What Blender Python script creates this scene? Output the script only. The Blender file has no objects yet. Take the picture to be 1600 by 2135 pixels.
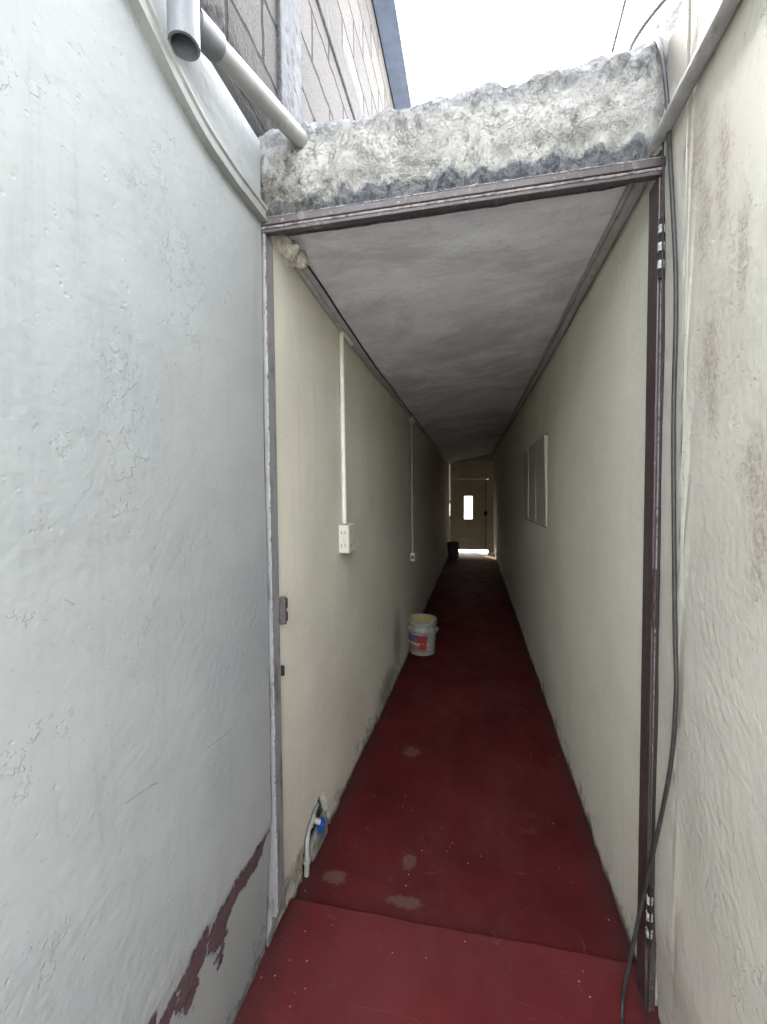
import bpy, bmesh, math, random
from mathutils import Vector, Matrix, noise
random.seed(7)
S = bpy.context.scene
COL = S.collection
R = math.radians

# ------------------------------------------------------------------ camera
EYE = Vector((0, 0, 1.4))
YAW, PITCH, ROLL, FPX = .2142, -.0391, -.0081, 866.0
cam = bpy.data.cameras.new('camera')
co = bpy.data.objects.new('camera', cam)
COL.objects.link(co)
_f = Vector((-math.sin(YAW), math.cos(YAW), 0)); _r = Vector((math.cos(YAW), math.sin(YAW), 0)); _z = Vector((0, 0, 1))
_fw = _f * math.cos(PITCH) + _z * math.sin(PITCH)
_up = _z * math.cos(PITCH) - _f * math.sin(PITCH)
_rt = _r * math.cos(ROLL) + _up * math.sin(ROLL)
_up = _up * math.cos(ROLL) - _r * math.sin(ROLL)
m = Matrix((_rt, _up, -_fw)).transposed().to_4x4()
m.translation = EYE
co.matrix_world = m
cam.sensor_fit = 'HORIZONTAL'; cam.sensor_width = 36
cam.lens = 36 * FPX / 1600
cam.clip_start = .02; cam.clip_end = 3000
S.camera = co

# ------------------------------------------------------------------ light
SUN_EL, SUN_AZ = R(43.5), R(-28)          # azimuth measured from +Y towards +X
w = bpy.data.worlds.new('World'); S.world = w; w.use_nodes = True
nt = w.node_tree
bg = nt.nodes['Background']; bg.inputs[1].default_value = .15
sky = nt.nodes.new('ShaderNodeTexSky'); sky.sky_type = 'NISHITA'; sky.sun_disc = False
sky.sun_elevation = SUN_EL; sky.sun_rotation = SUN_AZ
sky.air_density = 1.0; sky.dust_density = 4.0; sky.ozone_density = 1.0
hs = nt.nodes.new('ShaderNodeHueSaturation'); hs.inputs['Saturation'].default_value = .27; hs.inputs['Value'].default_value = 1.0
nt.links.new(sky.outputs[0], hs.inputs['Color']); nt.links.new(hs.outputs[0], bg.inputs[0])
sl = bpy.data.lights.new('sun', 'SUN'); sl.energy = 3.5; sl.angle = R(.5); sl.color = (1, .95, .87)
so = bpy.data.objects.new('sun', sl); COL.objects.link(so)
sd = Vector((math.sin(SUN_AZ) * math.cos(SUN_EL), math.cos(SUN_AZ) * math.cos(SUN_EL), math.sin(SUN_EL)))
so.rotation_euler = sd.to_track_quat('Z', 'Y').to_euler(); so.location = (-4, 6, 12)
S.view_settings.view_transform = 'Standard'; S.view_settings.look = 'None'
S.view_settings.gamma = 1; S.view_settings.use_curve_mapping = False
S.view_settings.exposure = 5.0
S.render.engine = 'CYCLES'
S.cycles.max_bounces = 14; S.cycles.diffuse_bounces = 10; S.cycles.glossy_bounces = 5
S.cycles.use_denoising = True
S.cycles.caustics_reflective = False; S.cycles.caustics_refractive = False
S.cycles.sample_clamp_indirect = 8

# ------------------------------------------------------------------ material helpers
class NB:
    """tiny node builder"""
    def __init__(s, name, rough=.85, spec=.3):
        s.m = bpy.data.materials.new(name); s.m.use_nodes = True
        s.t = s.m.node_tree; s.p = s.t.nodes['Principled BSDF']
        s.p.inputs['Roughness'].default_value = rough
        s.p.inputs['Specular IOR Level'].default_value = spec
        s.co = s.t.nodes.new('ShaderNodeTexCoord').outputs['Object']
        s.sep = None
    def n(s, k): return s.t.nodes.new(k)
    def l(s, a, b): s.t.links.new(a, b)
    def put(s, sock, v):
        if isinstance(v, bpy.types.NodeSocket): s.l(v, sock)
        elif isinstance(v, (tuple, list)) and len(v) == 3 and sock.type == 'RGBA': sock.default_value = (*v, 1)
        else: sock.default_value = v
    def xyz(s, i):
        if s.sep is None:
            s.sep = s.n('ShaderNodeSeparateXYZ'); s.l(s.co, s.sep.inputs[0])
        return s.sep.outputs[i]
    def noise(s, scale, detail=4, rough=.6, stretch=None, off=0, dist=0, vec=None):
        v = vec or s.co
        if stretch or off:
            mp = s.n('ShaderNodeMapping'); s.l(v, mp.inputs[0])
            mp.inputs['Scale'].default_value = stretch or (1, 1, 1)
            mp.inputs['Location'].default_value = (off, off * 1.7, off * .6); v = mp.outputs[0]
        k = s.n('ShaderNodeTexNoise'); s.l(v, k.inputs['Vector'])
        k.inputs['Scale'].default_value = scale; k.inputs['Detail'].default_value = detail
        k.inputs['Roughness'].default_value = rough; k.inputs['Distortion'].default_value = dist
        return k.outputs['Fac']
    def voro(s, scale, feature='F1', vec=None, out='Distance', rnd=1):
        k = s.n('ShaderNodeTexVoronoi'); s.l(vec or s.co, k.inputs['Vector'])
        k.feature = feature; k.inputs['Scale'].default_value = scale; k.inputs['Randomness'].default_value = rnd
        return k.outputs[out]
    def rng(s, v, a, b, c=0., d=1., smooth=True):
        k = s.n('ShaderNodeMapRange'); k.interpolation_type = 'SMOOTHSTEP' if smooth else 'LINEAR'
        s.put(k.inputs[0], v)
        for i, q in enumerate((a, b, c, d)): s.put(k.inputs[i + 1], q)
        return k.outputs[0]
    def math(s, op, a, b=0., clamp=False):
        k = s.n('ShaderNodeMath'); k.operation = op; k.use_clamp = clamp
        s.put(k.inputs[0], a); s.put(k.inputs[1], b); return k.outputs[0]
    def mix(s, f, a, b, mode='MIX'):
        k = s.n('ShaderNodeMix'); k.data_type = 'RGBA'; k.blend_type = mode
        s.put(k.inputs[0], f); s.put(k.inputs[6], a); s.put(k.inputs[7], b); return k.outputs[2]
    def vec(s, x, y, z):
        k = s.n('ShaderNodeCombineXYZ')
        for i, q in enumerate((x, y, z)): s.put(k.inputs[i], q)
        return k.outputs[0]
    def seg(s, A, B, wd):
        """mask of a stroke between two (y, z) points"""
        ax, ay = A; bx, by = B[0] - ax, B[1] - ay; L2 = bx * bx + by * by
        px = s.math('SUBTRACT', s.xyz(1), ax); py = s.math('SUBTRACT', s.xyz(2), ay)
        h = s.math('ADD', s.math('MULTIPLY', px, bx / L2), s.math('MULTIPLY', py, by / L2), True)
        dx = s.math('SUBTRACT', px, s.math('MULTIPLY', h, bx)); dy = s.math('SUBTRACT', py, s.math('MULTIPLY', h, by))
        d = s.math('SQRT', s.math('ADD', s.math('MULTIPLY', dx, dx), s.math('MULTIPLY', dy, dy)))
        return s.rng(d, wd * .5, wd * .05)
    def bump(s, hgt, dist=.01, strength=1.):
        k = s.n('ShaderNodeBump'); k.inputs['Distance'].default_value = dist; k.inputs['Strength'].default_value = strength
        s.put(k.inputs['Height'], hgt); s.l(k.outputs[0], s.p.inputs['Normal'])
    def col(s, v): s.put(s.p.inputs['Base Color'], v); return s
    def rgh(s, v): s.put(s.p.inputs['Roughness'], v); return s

def blot(b, pts, soft=.5, off=0):
    """soft noisy spots: (y, z, ry, rz) on a wall"""
    out = None
    nz = b.noise(30, 9, .85, stretch=(1, 1.3, .7), off=off)
    for (y, z, ry, rz) in pts:
        dy = b.math('DIVIDE', b.math('SUBTRACT', b.xyz(1), y), ry); dz = b.math('DIVIDE', b.math('SUBTRACT', b.xyz(2), z), rz)
        d = b.math('SQRT', b.math('ADD', b.math('MULTIPLY', dy, dy), b.math('MULTIPLY', dz, dz)))
        d = b.math('ADD', d, b.math('MULTIPLY', b.math('SUBTRACT', nz, .5), 4.2))
        k = b.rng(d, 1.2, 1.2 - soft)
        out = k if out is None else b.math('MAXIMUM', out, k)
    return out

def plaster(name, base, tint, grain=.9, strokes=(), foot=.5, streak=.5, extra=None, off=0.):
    b = NB(name, .8, .25)
    big = b.noise(2.2, 4, .6, off=off); mid = b.noise(9, 5, .65, off=off + 3)
    stk = b.noise(3.5, 5, .7, stretch=(1, 6, .35), off=off + 5)
    dark = tuple(c * .86 for c in base)
    c = b.mix(b.rng(big, .35, .68), base, tint)
    c = b.mix(b.math('MULTIPLY', b.rng(mid, .48, .75), .30), c, dark)
    c = b.mix(b.math('MULTIPLY', b.rng(stk, .52, .78), streak), c, tuple(q * .74 for q in base))
    tr = b.noise(4.5, 3, .5, stretch=(1, .45, 1.6), off=off + 13, dist=1.2)
    pa = b.noise(1.4, 6, .7, off=off + 17, dist=.6)
    c = b.mix(b.math('MULTIPLY', b.rng(pa, .50, .56), .35), c, tuple(q * .87 for q in base))
    c = b.mix(b.math('MULTIPLY', b.rng(tr, .55, .75), .22), c, tuple(min(1, q * 1.12) for q in base))
    dr = b.math('MULTIPLY', b.rng(b.noise(9, 5, .7, stretch=(1, 1.6, .07), off=off + 21), .60, .74), b.rng(b.noise(2.0, 3, .6, off=off + 27), .45, .65))
    c = b.mix(b.math('MULTIPLY', dr, .38), c, tuple(q * .60 for q in base))
    # speckled pits
    pit = b.noise(95, 2, .5, off=off)
    c = b.mix(b.math('MULTIPLY', b.rng(pit, .66, .74), .35), c, tuple(q * .55 for q in base))
    if extra: c = extra(b, c)
    # mould and dirt where the wall meets the floor
    fn = b.noise(11, 8, .8, off=off + 9)
    hgt = b.math('SUBTRACT', b.xyz(2), b.math('MULTIPLY', b.math('SUBTRACT', fn, .53), .95))
    c = b.mix(b.math('MULTIPLY', b.rng(hgt, .10, -.03), foot), c, (.10, .095, .085))
    c = b.mix(b.math('MULTIPLY', b.rng(b.math('SUBTRACT', b.xyz(2), b.math('MULTIPLY', fn, .05)), .012, -.02), .8), c, (.07, .06, .05))
    pits = b.math('MULTIPLY', b.rng(b.voro(70, 'F1'), .30, .05), b.rng(b.noise(26, 3, .6, off=off + 2), .50, .62))
    h = b.math('SUBTRACT', b.math('MULTIPLY', b.noise(54, 2, .5, off=off), b.rng(big, .3, .7, .22, .75)), b.math('MULTIPLY', pits, .22))
    h = b.math('ADD', h, b.math('MULTIPLY', b.noise(11, 3, .5, off=off), .45)); h = b.math('ADD', h, b.math('MULTIPLY', tr, .6))
    fk = b.rng(b.noise(5.5, 7, .7, off=off + 41), .60, .612); h = b.math('ADD', h, b.math('MULTIPLY', fk, .30))
    c = b.mix(b.math('MULTIPLY', fk, .12), c, tuple(q * 1.12 for q in base))
    mk = None
    for (A, B, wd) in strokes:
        q = b.seg(A, B, wd); mk = q if mk is None else b.math('MAXIMUM', mk, q)
    if mk is not None:
        h = b.math('ADD', h, b.math('MULTIPLY', mk, .7))
        c = b.mix(b.math('MULTIPLY', mk, .18), c, (.62, .62, .60))
    b.bump(h, .0031 * grain, 1.0)
    return b.col(c).m

def simple(name, c, rough=.6, var=.25, scale=30, spec=.4, metal=0., bump=.0, dirt=None, dscale=18, dthr=.6):
    b = NB(name, rough, spec)
    n1 = b.noise(scale, 5, .65)
    cc = b.mix(b.rng(n1, .3, .7), tuple(q * (1 - var) for q in c), tuple(min(1, q * (1 + var * .6)) for q in c))
    if dirt: cc = b.mix(b.rng(b.noise(dscale, 8, .75, off=4), dthr, dthr + .12), cc, dirt)
    b.p.inputs['Metallic'].default_value = metal
    b.rgh(b.rng(n1, .3, .75, max(.05, rough - .12), min(1, rough + .12)))
    if bump: b.bump(n1, bump)
    return b.col(cc).m

# ------------------------------------------------------------------ mesh helpers
def link(o, parent=None):
    COL.objects.link(o)
    if parent:
        o.parent = parent
        p = parent; off = Vector()
        while p: off += p.location; p = p.parent
        o.location = -off
    return o
def tag(o, label=None, cat=None, group=None, kind=None):
    if label: o['label'] = label
    if cat: o['category'] = cat
    if group: o['group'] = group
    if kind: o['kind'] = kind
    return o
def empty(name, loc, label, cat, group=None):
    o = bpy.data.objects.new(name, None); o.empty_display_size = .1
    o.location = loc; COL.objects.link(o); return tag(o, label, cat, group)
class MB:
    def __init__(s): s.b = bmesh.new()
    def box(s, x0, x1, y0, y1, z0, z1, M=None):
        v = [s.b.verts.new((M @ Vector(p)) if M else p) for p in
             ((x0, y0, z0), (x1, y0, z0), (x1, y1, z0), (x0, y1, z0), (x0, y0, z1), (x1, y0, z1), (x1, y1, z1), (x0, y1, z1))]
        for f in ((3, 2, 1, 0), (4, 5, 6, 7), (0, 1, 5, 4), (1, 2, 6, 5), (2, 3, 7, 6), (3, 0, 4, 7)):
            s.b.faces.new([v[i] for i in f])
        return s
    def beam(s, A, B, prof, up=Vector((0, 0, 1)), cap=True):
        """sweep a closed profile [(u, v)] straight from A to B; u sideways, v along up"""
        A, B = Vector(A), Vector(B); d = (B - A).normalized(); side = d.cross(up).normalized(); u2 = side.cross(d)
        r = [[s.b.verts.new(P + side * u + u2 * v) for (u, v) in prof] for P in (A, B)]
        n = len(prof)
        for i in range(n): s.b.faces.new((r[0][i], r[0][(i + 1) % n], r[1][(i + 1) % n], r[1][i]))
        if cap: s.b.faces.new(r[0][::-1]); s.b.faces.new(r[1])
        return s
    def tube(s, pts, rad, seg=14, cap=True, prof=None):
        """sweep a circle (or profile) along a polyline"""
        P = [Vector(p) for p in pts]; rings = []; side = None
        for i, p in enumerate(P):
            d = ((P[i] - P[i - 1]).normalized() if i else Vector()) + ((P[i + 1] - P[i]).normalized() if i < len(P) - 1 else Vector())
            d.normalize()
            if side is None:
                ref = Vector((0, 0, 1)) if abs(d.z) < .9 else Vector((0, 1, 0))
                side = d.cross(ref).normalized()
            side = (side - d * side.dot(d)).normalized(); u2 = side.cross(d)
            r = rad(i) if callable(rad) else rad
            if prof: rings.append([s.b.verts.new(p + side * a + u2 * b) for a, b in prof])
            else: rings.append([s.b.verts.new(p + (side * math.cos(t) + u2 * math.sin(t)) * r) for t in [2 * math.pi * k / seg for k in range(seg)]])
        n = len(rings[0])
        for a, c in zip(rings, rings[1:]):
            for k in range(n): s.b.faces.new((a[k], a[(k + 1) % n], c[(k + 1) % n], c[k]))
        if cap: s.b.faces.new(rings[0][::-1]); s.b.faces.new(rings[-1])
        return s
    def lathe(s, C, prof, seg=48, close=False):
        C = Vector(C); rr = [[s.b.verts.new(C + Vector((r * math.cos(t), r * math.sin(t), z))) for t in [2 * math.pi * k / seg for k in range(seg)]] for r, z in prof]
        for a, c in zip(rr, rr[1:]):
            for k in range(seg): s.b.faces.new((a[k], a[(k + 1) % seg], c[(k + 1) % seg], c[k]))
        if close: s.b.faces.new(rr[0][::-1]); s.b.faces.new(rr[-1])
        return s
    def done(s, name, mat, parent=None, smooth=False, bevel=0, sub=0):
        bmesh.ops.recalc_face_normals(s.b, faces=s.b.faces)
        me = bpy.data.meshes.new(name); s.b.to_mesh(me); s.b.free()
        if smooth:
            for p in me.polygons: p.use_smooth = True
            me.set_sharp_from_angle(angle=R(45))
        me.materials.append(mat); o = bpy.data.objects.new(name, me)
        if bevel:
            k = o.modifiers.new('bevel', 'BEVEL'); k.width = bevel; k.segments = 2; k.limit_method = 'ANGLE'
        return link(o, parent)
def fz(x, y, z, s=1., o=4): return noise.fractal(Vector((x, y, z)) * s, .9, 2., o)
def lerp(tab, y):
    if y <= tab[0][0]: return tab[0][1]
    for (a, u), (b, v) in zip(tab, tab[1:]):
        if y <= b: t = (y - a) / (b - a); return u + (v - u) * t
    return tab[-1][1]
def steps(*segs):
    """[(start, end, step)...] -> sorted coordinates"""
    o = []
    for a, b, st in segs:
        n = max(1, round((b - a) / st)); o += [a + (b - a) * i / n for i in range(n)]
    return o + [segs[-1][1]]
def wall_mesh(name, mat, ys, zs, fx, back, top=None, hole=None, parent=None):
    """a plastered wall: front sheet x = fx(y, z), returned to a flat back at x = back"""
    b = bmesh.new(); V = {}
    for i, y in enumerate(ys):
        for j, z in enumerate(zs):
            zz = z if top is None else z / zs[-1] * top(y)
            V[i, j] = b.verts.new((fx(y, zz), y, zz))
    for i in range(len(ys) - 1):
        for j in range(len(zs) - 1):
            if hole and hole(.5 * (ys[i] + ys[i + 1]), .5 * (zs[j] + zs[j + 1])): continue
            b.faces.new((V[i, j], V[i + 1, j], V[i + 1, j + 1], V[i, j + 1]))
    ed = [e for e in b.edges if e.is_boundary]
    r = bmesh.ops.extrude_edge_only(b, edges=ed)
    for v in [g for g in r['geom'] if isinstance(g, bmesh.types.BMVert)]: v.co.x = back
    q = [b.verts.new((back, y, z)) for y, z in ((ys[0], zs[0]), (ys[-1], zs[0]), (ys[-1], top(ys[-1]) if top else zs[-1]), (ys[0], top(ys[0]) if top else zs[-1]))]
    if top is None: b.faces.new(q)
    bmesh.ops.recalc_face_normals(b, faces=b.faces)
    me = bpy.data.meshes.new(name); b.to_mesh(me); b.free()
    for p in me.polygons: p.use_smooth = True
    me.set_sharp_from_angle(angle=R(50))
    me.materials.append(mat); return link(bpy.data.objects.new(name, me), parent)

# ------------------------------------------------------------------ materials
strokes_left = [((.491, 1.251), (.503, 1.241), .004), ((.585, .874), (.64, .866), .0025), ((.640, .868), (.657, .859), .005),
                ((.803, .838), (.86, .829), .0028), ((.86, .829), (.906, .826), .002), ((1.055, .882), (1.093, .878), .004)]
M_outer = plaster('pale_mint_plaster', (.278, .293, .290), (.243, .258, .264), 1.0, strokes_left, .95, .62, off=0)
strokes_in = [((1.356, .849), (1.38, .895), .008), ((1.38, .895), (1.42, .918), .008), ((1.42, .918), (1.473, .922), .007), ((2.15, .92), (2.17, .80), .012)]
def damp_and_pocket(b, c):
    k = blot(b, [(3.1, .30, .16, .22), (2.75, .10, .3, .1), (1.33, .08, .1, .05)], .7)
    c = b.mix(b.math('MULTIPLY', k, .6), c, (.12, .115, .09))
    hole = b.math('MULTIPLY', b.rng(b.xyz(0), -.618, -.626), b.math('MULTIPLY', b.rng(b.xyz(1), 1.34, 1.37), b.rng(b.xyz(1), 1.66, 1.63)))  # broken pocket coloured darker with depth
    return b.mix(b.math('MULTIPLY', hole, .9), c, (.085, .078, .07))
M_inner = plaster('cream_plaster', (.585, .565, .49), (.53, .51, .44), .8, strokes_in, .7, .5, damp_and_pocket, off=11)
def rust_and_bounce_cut(b, c):
    k = blot(b, [(.966, 1.677, .040, .10), (.955, 1.60, .022, .12), (.815, 1.43, .05, .09), (.80, 1.33, .035, .12), (1.0, 1.97, .035, .12), (.86, 1.83, .02, .13), (.72, 1.60, .03, .12), (1.02, 2.10, .05, .12), (.93, 2.02, .03, .14)], .95, 21)
    k = b.math('MULTIPLY', k, b.rng(b.noise(110, 4, .7), .38, .60, .25, 1.))
    c = b.mix(b.math('MULTIPLY', k, .58), c, (.26, .185, .135))
    k2 = b.rng(b.noise(5, 6, .75, stretch=(1, 2.5, .35), off=31), .56, .72)
    c = b.mix(b.math('MULTIPLY', b.math('MULTIPLY', k2, b.rng(b.noise(120, 3, .7, off=8), .4, .62)), .55), c, (.27, .225, .19))
    # tone turns grey beige above a noisy height line
    e = b.math('ADD', b.xyz(2), b.math('MULTIPLY', b.math('SUBTRACT', b.noise(18, 4), .5), .10))
    c = b.mix(b.rng(e, 2.33, 2.36), c, (.29, .275, .24))
    return b.mix(b.rng(e, 2.62, 2.70), c, (.13, .125, .115))   # unseen upper wall darkened to cut sunlight bounce
strokes_right = [((.93, .62), (.94, .59), .0028), ((.85, .78), (.852, .75), .0028)]
M_rough = plaster('rough_grey_plaster', (.55, .53, .465), (.475, .455, .40), 1.35, strokes_right, .6, .35, rust_and_bounce_cut, off=23)
M_inner_r = plaster('warm_cream_plaster', (.68, .662, .58), (.63, .612, .535), .8, [((2.0, .75), (2.05, .74), .004)], .6, .5, off=37)
M_header = plaster('grey_header_plaster', (.36, .345, .315), (.32, .305, .28), .5, off=3)

b = NB('ceiling_plaster', .9, .2)
g1 = b.noise(4, 5, .6, stretch=(1, 2.2, 1)); g2 = b.noise(22, 5, .7, stretch=(.5, 1.6, 1), off=5)
c = b.mix(b.rng(g1, .3, .7), (.66, .68, .70), (.54, .556, .575))
c = b.mix(b.math('MULTIPLY', b.rng(g2, .52, .75), .4), c, (.30, .305, .31))
c = b.mix(b.math('MULTIPLY', b.rng(b.noise(1.9, 7, .75, off=77, dist=.7), .44, .62), .6), c, (.36, .36, .365))
b.bump(b.math('ADD', b.math('MULTIPLY', g2, .8), b.math('MULTIPLY', b.noise(60, 4), .6)), .0032)
M_ceil = b.col(c).m

def fblot(b, pts, off):
    out = None; nz = b.noise(26, 8, .85, off=off)
    for x, y, rx, ry in pts:
        dx = b.math('DIVIDE', b.math('SUBTRACT', b.xyz(0), x), rx); dy = b.math('DIVIDE', b.math('SUBTRACT', b.xyz(1), y), ry)
        d = b.math('ADD', b.math('SQRT', b.math('ADD', b.math('MULTIPLY', dx, dx), b.math('MULTIPLY', dy, dy))), b.math('MULTIPLY', b.math('SUBTRACT', nz, .5), 2.6))
        k = b.rng(d, 1.0, .55); out = k if out is None else b.math('MAXIMUM', out, k)
    return out
def floor_paint(name, A, B):
    b = NB(name, .6, .16)
    base = b.mix(b.rng(b.noise(3, 5, .6), .3, .7), A, B)
    wear = b.rng(b.noise(7, 8, .72, off=6), .585, .70)
    c = b.mix(b.math('MULTIPLY', wear, .45), base, (.085, .035, .033))
    trk = b.math('MULTIPLY', b.rng(b.math('ABSOLUTE', b.math('ADD', b.xyz(0), .05)), .42, .10), b.rng(b.noise(5, 6, .7, stretch=(1, .35, 1), off=33), .40, .66))
    c = b.mix(b.math('MULTIPLY', trk, .22), c, (.105, .036, .035))
    for (st, of, rt) in (((1, .5, 1), 61, 3.2), ((.5, 1.1, 1), 67, 2.4)):
        ln = b.math('ABSOLUTE', b.math('SUBTRACT', b.noise(rt, 3, .5, stretch=st, off=of, dist=.5), .5))
        sc = b.math('MULTIPLY', b.rng(ln, .0035, .0008), b.rng(b.noise(4.5, 4, .7, off=of + 3), .52, .64))
        c = b.mix(b.math('MULTIPLY', sc, .17), c, (.20, .10, .09))
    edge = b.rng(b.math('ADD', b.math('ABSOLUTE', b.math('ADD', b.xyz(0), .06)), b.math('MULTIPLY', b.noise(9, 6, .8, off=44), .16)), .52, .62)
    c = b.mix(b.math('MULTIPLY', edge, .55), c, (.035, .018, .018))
    dust = b.rng(b.noise(1.3, 3, .5, off=2), .45, .7)
    c = b.mix(b.math('MULTIPLY', dust, .13), c, (.16, .060, .058))
    c = b.mix(b.math('MULTIPLY', fblot(b, [(-.23, 1.36, .075, .028), (-.24, 1.52, .03, .05), (-.50, 1.40, .05, .04), (-.33, 2.2, .05, .06)], 12), .6), c, (.115, .068, .062))
    # glow at the street door painted in as a paler floor colour
    c = b.mix(b.math('MULTIPLY', b.rng(b.xyz(1), 9.0, 9.9), .55), c, (.46, .37, .31))
    sp = b.voro(34, 'F1'); spm = b.math('MULTIPLY', b.rng(sp, .11, .05), b.rng(b.noise(6, 3, .6, off=19), .52, .62))
    c = b.mix(b.math('MULTIPLY', spm, .6), c, (.50, .40, .36))
    sp2 = b.math('MULTIPLY', b.rng(b.voro(21, 'F1'), .07, .03), b.rng(b.noise(5, 3, .6, off=29), .54, .6))
    c = b.mix(b.math('MULTIPLY', sp2, .7), c, (.03, .012, .012))
    apron = b.rng(b.xyz(1), 9.1, 9.6)
    b.rgh(b.math('SUBTRACT', b.rng(b.noise(6, 6, .7, off=3), .3, .7, .54, .74), b.math('MULTIPLY', apron, .26)))
    b.put(b.p.inputs['Specular IOR Level'], b.math('ADD', b.math('MULTIPLY', apron, .50), .05))
    b.bump(b.math('ADD', b.math('MULTIPLY', b.noise(12, 5, .6), .9), b.math('MULTIPLY', b.noise(120, 3), .35)), .0025)
    return b.col(c).m
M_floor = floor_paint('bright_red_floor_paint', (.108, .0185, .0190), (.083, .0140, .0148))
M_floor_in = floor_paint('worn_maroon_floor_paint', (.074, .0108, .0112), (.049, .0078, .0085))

b = NB('weathered_beam_concrete', .92, .15)
n1 = b.noise(26, 8, .72); n2 = b.noise(7, 5, .65, off=3); n3 = b.noise(60, 5, .7, off=8)
zz = b.math('SUBTRACT', b.xyz(2), b.math('MULTIPLY', b.xyz(0), .045))
zn = b.math('ADD', zz, b.math('MULTIPLY', b.math('SUBTRACT', b.noise(13, 6, .7, off=14), .5), .13))
cream = b.mix(b.rng(n1, .42, .62), (.43, .425, .402), (.56, .552, .52))
top = b.mix(b.rng(n3, .38, .62), (.20, .204, .212), (.34, .347, .36))
raw = b.mix(b.rng(n3, .4, .64), (.085, .092, .108), (.19, .195, .205))
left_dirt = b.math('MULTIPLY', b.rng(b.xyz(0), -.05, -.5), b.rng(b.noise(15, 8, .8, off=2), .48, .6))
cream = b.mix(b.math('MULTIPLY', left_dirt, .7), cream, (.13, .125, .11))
c = b.mix(b.rng(zn, 2.262, 2.285), raw, cream)
c = b.mix(b.rng(zn, 2.40, 2.45), c, top)
fl1 = b.rng(b.noise(7.5, 9, .68, off=81, dist=.5), .485, .500); fl2 = b.rng(b.noise(14, 9, .7, off=87, dist=.4), .53, .545)
up = b.rng(zn, 2.26, 2.30)
c = b.mix(b.math('MULTIPLY', b.math('MULTIPLY', b.math('SUBTRACT', 1., fl1), up), .20), c, (.30, .292, .27))
c = b.mix(b.math('MULTIPLY', b.math('MULTIPLY', fl2, up), .30), c, (.60, .60, .585))
crack = b.math('SUBTRACT', 0., b.math('ADD', b.math('MULTIPLY', fl1, .8), b.math('MULTIPLY', fl2, .5)))
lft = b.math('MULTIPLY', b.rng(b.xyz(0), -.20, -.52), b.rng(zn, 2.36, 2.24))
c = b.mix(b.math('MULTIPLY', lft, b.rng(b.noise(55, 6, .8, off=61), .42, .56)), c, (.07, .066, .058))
c = b.mix(b.math('MULTIPLY', b.rng(b.noise(5, 7, .75, off=71, dist=.8), .48, .60), .4), c, (.23, .225, .21))
pits = b.rng(b.noise(45, 4, .6, off=40), .60, .68)
c = b.mix(b.math('MULTIPLY', pits, .5), c, (.13, .125, .115))
b.bump(b.math('SUBTRACT', b.math('ADD', n1, b.math('MULTIPLY', n3, .8)), b.math('MULTIPLY', crack, .55)), .020)
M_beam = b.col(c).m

b = NB('grey_concrete_block', .95, .1)
uv = b.vec(b.math('ADD', b.xyz(1), b.math('MULTIPLY', b.math('SUBTRACT', b.noise(9, 5), .5), .04)),
           b.math('ADD', b.math('SUBTRACT', b.xyz(2), .1), b.math('MULTIPLY', b.math('SUBTRACT', b.noise(8, 5, off=4), .5), .04)), 0)
br = b.n('ShaderNodeTexBrick'); b.l(uv, br.inputs['Vector'])
br.inputs['Scale'].default_value = 1; br.inputs['Brick Width'].default_value = .40; br.inputs['Row Height'].default_value = .20
br.inputs['Mortar Size'].default_value = .0095; br.inputs['Mortar Smooth'].default_value = .35
br.inputs['Color1'].default_value = (.098, .094, .091, 1); br.inputs['Color2'].default_value = (.076, .073, .071, 1)
br.inputs['Mortar'].default_value = (.028, .026, .025, 1); br.inputs['Bias'].default_value = 0
sg = b.noise(130, 3, .7); c = b.mix(b.math('MULTIPLY', b.rng(sg, .5, .68), .5), br.outputs['Color'], (.05, .046, .044))
c = b.mix(b.math('MULTIPLY', b.rng(b.noise(4, 6, .7, stretch=(1, 3, .5), off=7), .52, .72), .45), c, (.055, .054, .054))
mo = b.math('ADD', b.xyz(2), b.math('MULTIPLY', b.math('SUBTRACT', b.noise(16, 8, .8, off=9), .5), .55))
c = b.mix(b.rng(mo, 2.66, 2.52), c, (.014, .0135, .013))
b.bump(b.math('ADD', b.math('MULTIPLY', br.outputs['Fac'], -1.6), b.math('MULTIPLY', sg, .7)), .022)
M_block = b.col(c).m
M_colm = simple('stained_column_concrete', (.070, .072, .077), .93, .35, 16, .1, bump=.012, dirt=(.030, .030, .031), dscale=26, dthr=.52)
M_tie = simple('tie_beam_concrete', (.045, .0445, .0445), .93, .3, 22, .1, bump=.012, dirt=(.024, .024, .024), dthr=.56)
M_gutter = simple('slate_blue_gutter_metal', (.026, .036, .058), .55, .25, 20)
M_roofing = simple('grey_roofing', (.3, .3, .31), .8)
M_ground = simple('pale_dusty_concrete', (.40, .395, .385), .95, .2, 2.0, .1, bump=.004)

def steel(name, base, scuff, thr, rough=.45):
    b = NB(name, rough, .5)
    s1 = b.noise(24, 8, .78, stretch=(1, 1, .22)); s2 = b.noise(90, 4, .7, off=3)
    c = b.mix(b.rng(s1, thr, thr + .12), base, scuff)
    c = b.mix(b.math('MULTIPLY', b.rng(s2, .60, .68), .6), c, tuple(min(1, q * 1.9) for q in scuff))
    b.rgh(b.rng(s1, .3, .7, rough - .1, rough + .25)); b.bump(s2, .0015)
    return b.col(c).m
M_post_l = steel('scuffed_grey_steel', (.205, .203, .212), (.105, .102, .110), .50)
M_post_r = steel('purple_brown_steel_paint', (.058, .038, .038), (.105, .09, .094), .56, .36)
M_lint = steel('rusty_purple_steel_paint', (.060, .048, .049), (.145, .13, .13), .54)
M_bead = simple('splashed_pale_paint', (.27, .255, .255), .7, .4, 50, dirt=(.08, .07, .072), dscale=60, dthr=.50)
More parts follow.
